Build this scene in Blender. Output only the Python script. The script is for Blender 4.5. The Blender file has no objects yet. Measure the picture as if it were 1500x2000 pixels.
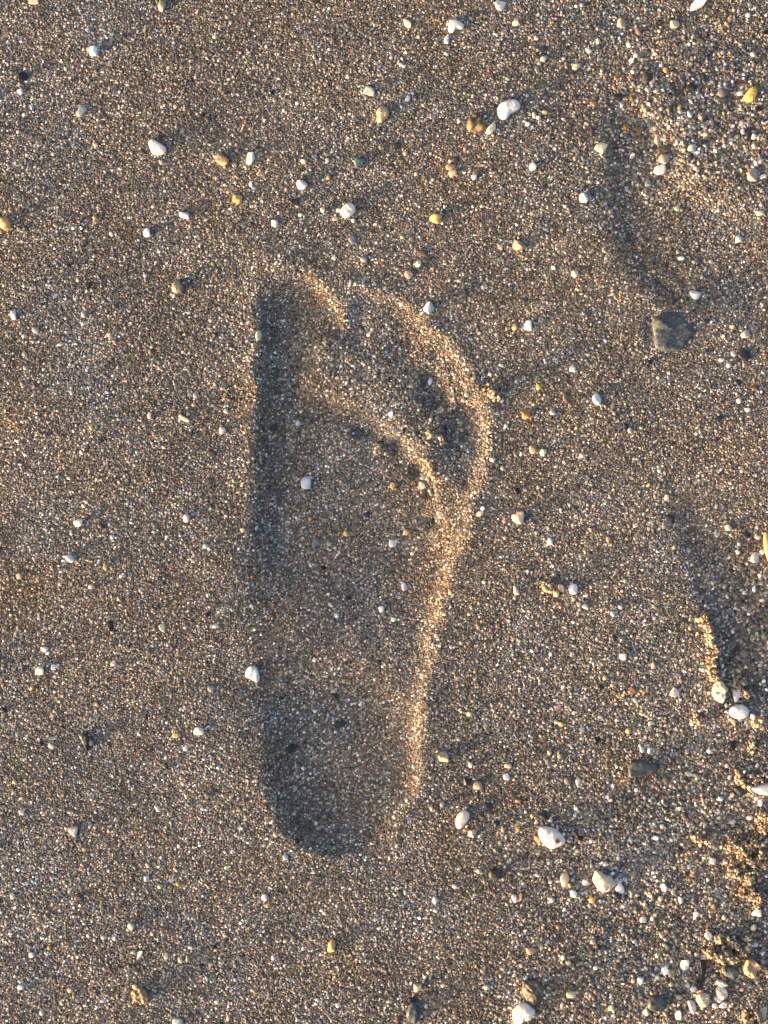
import bpy, bmesh, math
import numpy as np
from mathutils import Vector, Matrix

# ------------------------------------------------------------------ scale and frame
S = 0.0002                      # metres on the sand per pixel of the 1500 x 2000 photograph
W, H = 1500.0, 2000.0
def wx(px): return (np.asarray(px, float) - 750.0) * S
def wy(py): return (1000.0 - np.asarray(py, float)) * S
rng = np.random.default_rng(7)
scene = bpy.context.scene
COL = scene.collection

# ------------------------------------------------------------------ camera
CAM_H = 0.55
cam_d = bpy.data.cameras.new("camera")
cam = bpy.data.objects.new("camera", cam_d); COL.objects.link(cam)
cam.location = (0, 0, CAM_H)
cam.rotation_euler = (0, 0, 0)
cam_d.sensor_fit = 'VERTICAL'
cam_d.sensor_height = 32.0
cam_d.lens = 32.0 * CAM_H / (H * S)
cam_d.clip_start = 0.02; cam_d.clip_end = 400.0
scene.camera = cam

# ------------------------------------------------------------------ light
SUN_EL = math.radians(4.0)
TRAVEL = math.radians(27.0)     # the light travels towards this angle on the ground (0 = +x, 90 = +y)
to_sun = Vector((-math.cos(TRAVEL) * math.cos(SUN_EL), -math.sin(TRAVEL) * math.cos(SUN_EL), math.sin(SUN_EL)))
world = bpy.data.worlds.new("World"); scene.world = world; world.use_nodes = True
nt = world.node_tree
bg = nt.nodes["Background"]
sky = nt.nodes.new("ShaderNodeTexSky"); sky.sky_type = 'NISHITA'; sky.sun_disc = False
sky.sun_elevation = SUN_EL; sky.dust_density = 10.0; sky.air_density = 0.5; sky.ozone_density = 0.0
sky.sun_rotation = math.atan2(to_sun.x, to_sun.y)
nt.links.new(sky.outputs[0], bg.inputs[0]); bg.inputs[1].default_value = 0.15
sun_d = bpy.data.lights.new("sun", 'SUN'); sun = bpy.data.objects.new("sun", sun_d); COL.objects.link(sun)
sun_d.energy = 3.2; sun_d.angle = math.radians(7.0); sun_d.color = (1.0, 0.60, 0.32)
sun.rotation_euler = (-to_sun).to_track_quat('-Z', 'Y').to_euler()
scene.view_settings.view_transform = 'Standard'
scene.view_settings.look = 'None'
scene.view_settings.exposure = 2.7
scene.view_settings.gamma = 1.0
scene.cycles.max_bounces = 6
scene.cycles.diffuse_bounces = 3

# ------------------------------------------------------------------ materials
def new_mat(name):
    m = bpy.data.materials.new(name); m.use_nodes = True
    t = m.node_tree; return m, t, t.nodes["Principled BSDF"]
def node(t, kind, **inp):
    n = t.nodes.new(kind)
    for k, v in inp.items(): n.inputs[k].default_value = v
    return n

def grain_material(name, attr_type):
    m, t, b = new_mat(name)
    a = t.nodes.new("ShaderNodeAttribute"); a.attribute_type = attr_type; a.attribute_name = "grain_colour"
    t.links.new(a.outputs["Color"], b.inputs["Base Color"])
    b.inputs["Roughness"].default_value = 0.42
    b.inputs["Specular IOR Level"].default_value = 0.4
    tr = t.nodes.new("ShaderNodeBsdfTranslucent"); t.links.new(a.outputs["Color"], tr.inputs["Color"])
    mx = t.nodes.new("ShaderNodeMixShader"); mx.inputs[0].default_value = .35
    t.links.new(b.outputs[0], mx.inputs[1]); t.links.new(tr.outputs[0], mx.inputs[2])
    t.links.new(mx.outputs[0], t.nodes["Material Output"].inputs["Surface"])
    return m
M_GRAIN = grain_material("sand_grain", 'INSTANCER')
M_CLUMP = grain_material("clump_grain", 'GEOMETRY')

def sand_material():
    m, t, b = new_mat("damp_sand")
    tc = t.nodes.new("ShaderNodeTexCoord")
    v = node(t, "ShaderNodeTexVoronoi", Scale=1500.0); v.feature = 'F1'
    t.links.new(tc.outputs["Object"], v.inputs["Vector"])
    sep = t.nodes.new("ShaderNodeSeparateColor"); t.links.new(v.outputs["Color"], sep.inputs[0])
    r = t.nodes.new("ShaderNodeValToRGB"); r.color_ramp.interpolation = 'CONSTANT'
    stops = [(0.0, (.04, .04, .04)), (.14, (.10, .085, .072)), (.34, (.15, .133, .115)), (.6, (.2, .176, .153)), (.8, (.3, .27, .23)), (.92, (.42, .38, .31)), (.97, (.62, .6, .55))]
    r.color_ramp.elements[0].position = 0.0; r.color_ramp.elements[0].color = (*stops[0][1], 1)
    r.color_ramp.elements[1].position = stops[1][0]; r.color_ramp.elements[1].color = (*stops[1][1], 1)
    for p, c in stops[2:]:
        e = r.color_ramp.elements.new(p); e.color = (*c, 1)
    t.links.new(sep.outputs[0], r.inputs[0])
    t.links.new(r.outputs[0], b.inputs["Base Color"])
    bump = node(t, "ShaderNodeBump", Strength=0.6, Distance=0.0004); bump.invert = True
    t.links.new(v.outputs["Distance"], bump.inputs["Height"])
    t.links.new(bump.outputs[0], b.inputs["Normal"])
    b.inputs["Roughness"].default_value = 0.5
    return m
M_SAND = sand_material()

def stone_material(name, rough, mottle, scale, bump_s, spots=None, coat=0.0, streak=False, sss=0.0):
    """Object colour x a fine mottle; spots = (colour, scale, threshold) lays patches of another colour."""
    m, t, b = new_mat(name)
    oi = t.nodes.new("ShaderNodeObjectInfo")
    tc = t.nodes.new("ShaderNodeTexCoord")
    add = t.nodes.new("ShaderNodeVectorMath"); add.operation = 'ADD'
    sc = t.nodes.new("ShaderNodeVectorMath"); sc.operation = 'SCALE'; sc.inputs[0].default_value = (3.1, 1.7, 2.3)
    t.links.new(oi.outputs["Random"], sc.inputs["Scale"])
    t.links.new(tc.outputs["Object"], add.inputs[0]); t.links.new(sc.outputs[0], add.inputs[1])
    vec = add.outputs[0]
    if streak:
        mp = t.nodes.new("ShaderNodeMapping"); mp.inputs["Scale"].default_value = (1.0, 0.25, 1.0)
        t.links.new(vec, mp.inputs[0]); vec2 = mp.outputs[0]
    else: vec2 = vec
    n = node(t, "ShaderNodeTexNoise", Scale=scale, Detail=5.0, Roughness=0.62)
    t.links.new(vec2, n.inputs["Vector"])
    mr = node(t, "ShaderNodeMapRange"); mr.inputs[1].default_value = .32; mr.inputs[2].default_value = .68
    mr.inputs[3].default_value = 1 - mottle; mr.inputs[4].default_value = 1 + mottle * .6
    t.links.new(n.outputs[0], mr.inputs[0])
    mul = t.nodes.new("ShaderNodeVectorMath"); mul.operation = 'SCALE'
    t.links.new(oi.outputs["Color"], mul.inputs[0]); t.links.new(mr.outputs[0], mul.inputs["Scale"])
    base = mul.outputs[0]
    for (c, s, th) in (spots or []):
        n2 = node(t, "ShaderNodeTexNoise", Scale=s, Detail=3.0, Roughness=.6)
        t.links.new(vec, n2.inputs["Vector"])
        mr2 = node(t, "ShaderNodeMapRange"); mr2.inputs[1].default_value = th; mr2.inputs[2].default_value = th + .05
        t.links.new(n2.outputs[0], mr2.inputs[0])
        mx = t.nodes.new("ShaderNodeMix"); mx.data_type = 'RGBA'
        t.links.new(mr2.outputs[0], mx.inputs[0]); t.links.new(base, mx.inputs[6]); mx.inputs[7].default_value = (*c, 1)
        base = mx.outputs[2]
    t.links.new(base, b.inputs["Base Color"])
    n3 = node(t, "ShaderNodeTexNoise", Scale=scale * 2.2, Detail=4.0, Roughness=.6)
    t.links.new(vec2, n3.inputs["Vector"])
    bp = node(t, "ShaderNodeBump", Strength=bump_s, Distance=0.0004)
    t.links.new(n3.outputs[0], bp.inputs["Height"]); t.links.new(bp.outputs[0], b.inputs["Normal"])
    b.inputs["Roughness"].default_value = rough
    b.inputs["Coat Weight"].default_value = coat
    if sss:
        b.inputs["Subsurface Weight"].default_value = sss
        b.inputs["Subsurface Radius"].default_value = (1, .8, .6); b.inputs["Subsurface Scale"].default_value = .0012
    return m
M_PALE = stone_material("pale_pebble", .45, .14, 700, .25)
M_STONE = stone_material("stone", .5, .35, 900, .4)
M_DARK = stone_material("dark_stone", .42, .5, 1100, .5)
M_SHELL = stone_material("shell", .36, .12, 500, .15)
M_ROUGH = stone_material("rough_stone", .6, .75, 900, .3, spots=[((.14, .17, .18), 1300, .55), ((.02, .025, .03), 1100, .6)])
M_SLATE = stone_material("slate", .5, .55, 600, .2, spots=[((.16, .17, .16), 900, .66)], streak=True)
M_SPECK = stone_material("speckled_stone", .5, .45, 900, .6, spots=[((.03, .022, .015), 700, .6), ((.2, .22, .2), 500, .64)])
M_RUST = stone_material("rust_stained_shell", .5, .08, 600, .4, spots=[((.36, .12, .05), 420, .66)])
M_PEACH = stone_material("peach_stone", .5, .3, 500, .6, spots=[((.22, .17, .12), 420, .68)])
M_STRAW = stone_material("straw", .5, .3, 800, .4, streak=True)

# ------------------------------------------------------------------ small numpy tools
def fft_blur(a, sig):
    if sig <= 0: return a
    fy = np.fft.fftfreq(a.shape[0])[:, None]; fx = np.fft.rfftfreq(a.shape[1])[None, :]
    g = np.exp(-2 * (np.pi * sig) ** 2 * (fx ** 2 + fy ** 2))
    return np.fft.irfft2(np.fft.rfft2(a) * g, s=a.shape)

def spline(pts, n=8, closed=True):
    """Catmull-Rom through the points."""
    P = np.asarray(pts, float); out = []
    k = len(P)
    for i in range(k if closed else k - 1):
        p0, p1, p2, p3 = (P[(i + j - 1) % k] if closed else P[min(max(i + j - 1, 0), k - 1)] for j in range(4))
        for u in np.arange(n) / n:
            out.append(.5 * ((2 * p1) + (-p0 + p2) * u + (2 * p0 - 5 * p1 + 4 * p2 - p3) * u * u + (-p0 + 3 * p1 - 3 * p2 + p3) * u ** 3))
    return np.array(out)

def in_poly(X, Y, poly):
    P = np.asarray(poly, float); ins = np.zeros(X.shape, bool)
    bx = (X >= P[:, 0].min()) & (X <= P[:, 0].max()) & (Y >= P[:, 1].min()) & (Y <= P[:, 1].max())
    xs, ys = X[bx], Y[bx]; r = np.zeros(xs.shape, bool)
    for (x1, y1), (x2, y2) in zip(P, np.roll(P, -1, 0)):
        if y1 == y2: continue
        c = ((y1 > ys) != (y2 > ys)) & (xs < (x2 - x1) * (ys - y1) / (y2 - y1) + x1)
        r ^= c
    ins[bx] = r
    return ins

# ------------------------------------------------------------------ the relief of the sand, in millimetres, on a 3 px grid
STEP = 3.0
X0, X1, Y0, Y1 = -450.0, 1950.0, -450.0, 2450.0
gx = np.arange(X0, X1 + .1, STEP); gy = np.arange(Y0, Y1 + .1, STEP)
GX, GY = np.meshgrid(gx, gy)
PXB = lambda px: px / STEP
def noise(sig_px, seed):
    a = np.random.default_rng(seed).standard_normal(GX.shape)
    a = fft_blur(a, PXB(sig_px)); return a / a.std()
def poly_mask(pts, blur, smooth=True, jitter=0.0, seed=0):
    jx = jitter * noise(14, seed + 100) if jitter else 0
    jy = jitter * noise(14, seed + 200) if jitter else 0
    m = in_poly(GX + jx, GY + jy, spline(pts) if smooth else pts).astype(float)
    return np.clip(fft_blur(m, PXB(blur)), 0, 1)
def bump(cx, cy, rx, ry, ang=0.0, power=1.0):
    a = math.radians(ang); dx, dy = GX - cx, -(GY - cy)
    u = (dx * math.cos(a) + dy * math.sin(a)) / rx; v = (-dx * math.sin(a) + dy * math.cos(a)) / ry
    return np.exp(-(u * u + v * v) ** power)

FOOT = [(520, 610), (513, 700), (510, 780), (508, 850), (506, 920), (508, 1000), (514, 1100), (520, 1200), (519, 1300), (521, 1400),
        (530, 1500), (550, 1580), (588, 1630), (640, 1652), (700, 1648), (750, 1612), (785, 1555), (804, 1500), (814, 1400), (822, 1300),
        (836, 1225), (862, 1135), (890, 1060), (910, 985), (924, 925), (938, 870), (942, 815), (928, 785), (907, 755), (890, 712),
        (862, 672), (822, 634), (775, 598), (735, 580), (704, 592), (686, 628), (668, 640), (652, 618), (628, 582), (592, 556), (556, 550), (532, 572)]
SIDE = 1 / (1 + np.exp(-(GX - 640 + .12 * (GY - 1000)) / 40))          # steep on the outer side, gentle on the inner side
GENTLE = np.clip((GY - 980) / 150, 0, 1) * np.clip((1500 - GY) / 150, 0, 1)
_w = poly_mask(FOOT, 10, jitter=4, seed=1); _g = poly_mask(FOOT, 13, jitter=4, seed=1); _gg = poly_mask(FOOT, 42)
_toe = poly_mask(FOOT, 13, jitter=4, seed=1); TOEW = np.clip(fft_blur(in_poly(GX, GY, [(672, 520), (900, 520), (880, 690), (800, 740), (690, 740)]).astype(float), PXB(16)), 0, 1)
_w = _w * (1 - TOEW) + _toe * TOEW
WALL = _w * SIDE + (1 - SIDE) * (_g * (1 - GENTLE) + _gg * GENTLE)
FOOT_SOFT = poly_mask(FOOT, 26)
hm = np.zeros_like(GX)
hm += -4.2 * WALL
# pushed-up rim outside the walls
ring = np.clip(FOOT_SOFT - WALL, 0, None)
hm += 2.6 * ring * (1 + .35 * noise(22, 11))
# heel, ball, big toe, arch
hm += -4.4 * poly_mask([(548, 1440), (560, 1530), (600, 1600), (660, 1622), (730, 1590), (768, 1520), (772, 1430), (740, 1350), (660, 1320), (580, 1350)], 26)
BALL = [(520, 880), (556, 815), (600, 796), (645, 788), (690, 812), (728, 818), (756, 846), (790, 862), (818, 905), (838, 928), (852, 985), (858, 1050), (836, 1110), (740, 1165), (620, 1165), (545, 1100)]
_bs = np.clip((GY - 960) / 140, 0, 1); ball = poly_mask(BALL, 7, jitter=5, seed=2) * (1 - _bs) + poly_mask(BALL, 38) * _bs
hm += -2.3 * ball * np.clip(1.15 - .5 * bump(600, 1180, 150, 130), 0, 1.2)
hm += -1.9 * poly_mask([(530, 600), (545, 575), (575, 572), (606, 610), (612, 680), (600, 750), (560, 790), (528, 760), (522, 680)], 12)
hm += 2.4 * bump(490, 1240, 190, 135) * WALL
# the ridge that the toes have left in front of the ball
ZONE = [(600, 775), (604, 700), (636, 655), (664, 640), (684, 600), (690, 560), (735, 540), (800, 570), (870, 620), (920, 690), (960, 760), (980, 800), (980, 880), (950, 960), (920, 1030), (885, 1060),
        (866, 1020), (850, 960), (832, 915), (806, 880), (770, 852), (732, 822), (690, 806), (640, 788)]
zm = poly_mask(ZONE, 12, jitter=9, seed=3)
plateau = -np.interp(GX, [600, 640, 700, 800, 900], [.5, .75, 1.5, 2.1, 2.3])
plateau = plateau - .5 * np.clip((GY - 700) / 130, 0, 1) * np.clip((840 - GX) / 60, 0, 1)
hm = hm * (1 - zm) + (plateau * WALL + 2.2 * ring * (1 + .35 * noise(22, 11))) * zm
hm += .6 * poly_mask([(760, 745), (800, 770), (822, 820), (846, 876), (884, 900), (900, 930), (890, 980), (866, 950), (838, 900), (806, 850), (772, 800)], 10, jitter=7, seed=4)
# toe prints two to five
hm += -1.0 * bump(702, 645, 20, 40, 0, 1.6) - .9 * bump(785, 688, 34, 30, -30, 1.6)
hm += -3.2 * bump(848, 768, 28, 48, 20, 2.2) - 3.6 * bump(893, 836, 31, 46, -15, 2.2)
hm += 1.6 * bump(868, 806, 20, 9, 40)
# crumbled pits along the front of the ball
for (x, y, r, d) in [(600, 812, 20, 1.2), (640, 806, 18, 1.1), (720, 838, 19, 2.6), (776, 868, 16, 2.2), (816, 914, 19, 2.4), (842, 962, 13, 1.7), (848, 1020, 13, 1.0), (696, 842, 12, 1.2), (752, 858, 9, 1.2)]:
    hm += -d * bump(x, y, r, r * .8, 30, 1.5)
# low swells: lit shoulder beyond the big toe, lit left rim
hm += .9 * bump(548, 508, 62, 34, -25) + .5 * bump(500, 560, 22, 40) + .5 * bump(505, 780, 12, 120)
hm += .7 * bump(950, 792, 22, 26) + .6 * bump(720, 566, 60, 14, -20)
# the shallow, broken prints along the right side
D1 = [(1192, 232), (1198, 310), (1206, 400), (1216, 470), (1246, 535), (1296, 578), (1380, 585), (1500, 560), (1620, 520), (1620, 420), (1500, 430), (1420, 420), (1360, 370), (1320, 300), (1270, 225), (1225, 205)]
hm += -1.6 * poly_mask(D1, 13, jitter=5, seed=5) * np.clip(1 - bump(1500, 430, 150, 120) * .7, 0, 1)
hm += -.6 * poly_mask(D1, 30)
hm += .8 * bump(1330, 275, 40, 60, -20) + .8 * bump(1490, 385, 90, 40, -10)
D2 = [(1306, 930), (1322, 985), (1342, 1050), (1372, 1110), (1390, 1170), (1400, 1230), (1405, 1300), (1440, 1345), (1520, 1380), (1650, 1380), (1700, 1200), (1650, 1020), (1480, 960), (1380, 940)]
hm += -2.2 * poly_mask(D2, 12, jitter=8, seed=6) * np.clip((GY - 930) / 190, .1, 1)
hm += .3 * bump(1380, 1270, 14, 60)
hm += -1.8 * bump(1236, 462, 11, 16, 20) - 1.6 * bump(1288, 548, 18, 6, -35) - 1.2 * bump(1262, 520, 8, 8) - 1.0 * bump(1268, 645, 8, 26)
hm += -1.0 * bump(1320, 580, 6, 20, 30)
# coarse, disturbed patches
COARSE = 1.1 * bump(1400, 240, 230, 150) + .35 * bump(760, 740, 110, 80) + 1.0 * poly_mask([(1385, 1120), (1400, 1230), (1400, 1330), (1440, 1370), (1560, 1370), (1560, 1120), (1460, 1100)], 20) \
    + .75 * bump(1330, 1700, 330, 330) + .25 * bump(1300, 40, 300, 160) + .3 * bump(1200, 2000, 500, 160) + .5 * bump(880, 800, 46, 90, 20) + .3 * bump(640, 700, 60, 60) \
    + .18 * bump(650, 1500, 110, 130) + .15 * bump(300, 1900, 400, 200)
hm += (.025 + .13 * COARSE + .04 * WALL) * noise(9, 21) + (.02 + .09 * COARSE + .10 * WALL) * noise(24, 22) + .02 * noise(70, 23) + .04 * noise(220, 24)
edge = np.minimum.reduce([GX - X0, X1 - GX, GY - Y0, Y1 - GY])
hm *= np.clip(edge / 200.0, 0, 1) ** 1

def height(px, py):
    """Height of the sand in metres at a pixel position."""
    fx = np.clip((np.asarray(px, float) - X0) / STEP, 0, len(gx) - 1.001); fy = np.clip((np.asarray(py, float) - Y0) / STEP, 0, len(gy) - 1.001)
    i, j = fx.astype(int), fy.astype(int); u, v = fx - i, fy - j
    return ((hm[j, i] * (1 - u) + hm[j, i + 1] * u) * (1 - v) + (hm[j + 1, i] * (1 - u) + hm[j + 1, i + 1] * u) * v) * 1e-3
def field(F, px, py):
    i = np.clip(np.rint((np.asarray(px) - X0) / STEP).astype(int), 0, len(gx) - 1); j = np.clip(np.rint((np.asarray(py) - Y0) / STEP).astype(int), 0, len(gy) - 1)
    return F[j, i]

# which part of the footprint a place belongs to (0 = open sand)
REGION = np.zeros(GX.shape, np.int8)
PARTS = ['', 'heel_print', 'arch_print', 'ball_print', 'toe_ridge', 'toe_print', 'toe_print', 'toe_print', 'toe_print', 'toe_print']
PART_LABEL = {1: 'deep shaded heel hollow', 2: 'shallow middle of the sole', 3: 'broad hollow of the ball with a crumbled front edge', 4: 'sunlit ridge of sand between ball and toes',
              5: 'long big toe hollow', 6: 'faint second toe hollow', 7: 'faint third toe hollow', 8: 'dark fourth toe pit', 9: 'dark round little toe pit'}
foot_in = fft_blur(in_poly(GX, GY, spline(FOOT)).astype(float), PXB(14)) > .22
REGION[foot_in & (GY > 1340)] = 1
REGION[foot_in & (GY <= 1340)] = 2
REGION[foot_in & (GY <= 1150)] = 3
front = GY < np.interp(GX, [500, 560, 600, 650, 700, 740, 780, 820, 850, 880, 960], [835, 805, 792, 784, 806, 822, 855, 900, 960, 1030, 1050])
REGION[foot_in & front] = 4
def dist(cx, cy, rx, ry, ang=0):
    a = math.radians(ang); dx, dy = GX - cx, -(GY - cy)
    return np.hypot((dx * math.cos(a) + dy * math.sin(a)) / rx, (-dx * math.sin(a) + dy * math.cos(a)) / ry)
toes = [(565, 660, 62, 140, 0), (703, 635, 36, 70, 0), (785, 675, 46, 56, -30), (853, 755, 42, 62, 25), (898, 835, 48, 64, -15)]
td = np.stack([dist(*t) for t in toes])
pick = td.argmin(0); near = td.min(0) < 1.0
sel = foot_in & front & near
REGION[sel] = 5 + pick[sel]

# ------------------------------------------------------------------ objects
def link(o, parent=None):
    COL.objects.link(o)
    if parent: o.parent = parent
    return o
def tag(o, label=None, cat=None, group=None, kind=None):
    if label: o["label"] = label
    if cat: o["category"] = cat
    if group: o["group"] = group
    if kind: o["kind"] = kind
    return o
def mesh_np(name, verts, faces, mat, smooth=True):
    me = bpy.data.meshes.new(name)
    verts = np.asarray(verts, np.float32); faces = np.asarray(faces, np.int32)
    n = faces.shape[1]
    me.vertices.add(len(verts)); me.vertices.foreach_set("co", verts.ravel())
    me.loops.add(faces.size); me.loops.foreach_set("vertex_index", faces.ravel())
    me.polygons.add(len(faces)); me.polygons.foreach_set("loop_start", np.arange(0, faces.size, n, dtype=np.int32))
    if smooth: me.polygons.foreach_set("use_smooth", np.ones(len(faces), bool))
    else: me.polygons.foreach_set("use_smooth", np.zeros(len(faces), bool))
    me.update(calc_edges=True); me.validate()
    if mat: me.materials.append(mat)
    return me

# the sheet of sand: dense where the photograph looks, widening to the horizon
grow = np.cumsum(1.6 ** np.arange(1, 27)) * STEP
grow = grow[grow < 1.2e6]
XS = np.concatenate([X0 - grow[::-1], gx, X1 + grow]); YS = np.concatenate([Y0 - grow[::-1], gy, Y1 + grow])
AX, AY = np.meshgrid(XS, YS)
k = len(grow)
Z = np.zeros_like(AX); Z[k:-k, k:-k] = hm * 1e-3
SINK = 0.00030
allv = np.stack([wx(AX), wy(AY), Z - SINK], -1).reshape(-1, 3)
ny, nx = AX.shape
I = np.arange(ny * nx).reshape(ny, nx)
quads = np.stack([I[:-1, :-1], I[1:, :-1], I[1:, 1:], I[:-1, 1:]], -1).reshape(-1, 4)
RF = np.zeros((ny - 1, nx - 1), np.int8); RF[k:k + len(gy) - 1, k:k + len(gx) - 1] = REGION[:-1, :-1]
RF = RF.ravel()
def sub_mesh(name, f):
    u, inv = np.unique(f, return_inverse=True)
    return mesh_np(name, allv[u], inv.reshape(f.shape), M_SAND)
sand = link(bpy.data.objects.new("sand", sub_mesh("sand", quads[RF == 0]))); tag(sand, kind='structure')
foot = link(bpy.data.objects.new("footprint", None)); foot.empty_display_size = .02
tag(foot, 'bare human footprint pressed into the damp grey sand, toes away from the viewer', 'footprint')
part_of = {}
for r in range(1, 10):
    o = link(bpy.data.objects.new(PARTS[r], sub_mesh(PARTS[r], quads[RF == r])), foot)
    o["label"] = PART_LABEL[r]; part_of[r] = o

# ------------------------------------------------------------------ colours (linear albedo) and their words
PAL = {'W': ((.80, .78, .75), 'white'), 'WB': ((.62, .67, .76), 'bluish white'), 'WP': ((.78, .68, .65), 'pinkish white'), 'WL': ((.68, .66, .73), 'lilac white'),
       'C': ((.70, .61, .44), 'cream'), 'CG': ((.52, .53, .41), 'greenish cream'), 'Y': ((.62, .46, .15), 'yellow'), 'YT': ((.55, .38, .17), 'honey yellow'),
       'T': ((.42, .31, .19), 'tan'), 'B': ((.17, .12, .075), 'brown'), 'P': ((.60, .42, .36), 'pink'), 'PB': ((.47, .37, .30), 'pinkish beige'),
       'O': ((.58, .28, .09), 'orange'), 'PE': ((.62, .42, .26), 'peach'), 'G': ((.2, .2, .19), 'grey'), 'PG': ((.40, .41, .41), 'pale grey'),
       'BG': ((.15, .19, .24), 'blue grey'), 'GG': ((.15, .17, .14), 'green grey'), 'OL': ((.10, .09, .055), 'olive'), 'K': ((.014, .017, .022), 'black'),
       'N': ((.022, .032, .052), 'dark blue'), 'D': ((.045, .048, .05), 'dark grey'), 'TE': ((.09, .17, .18), 'teal'), 'R': ((.25, .08, .04), 'rust red'), 'PC': ((.46, .56, .57), 'pale cyan')}

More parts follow.
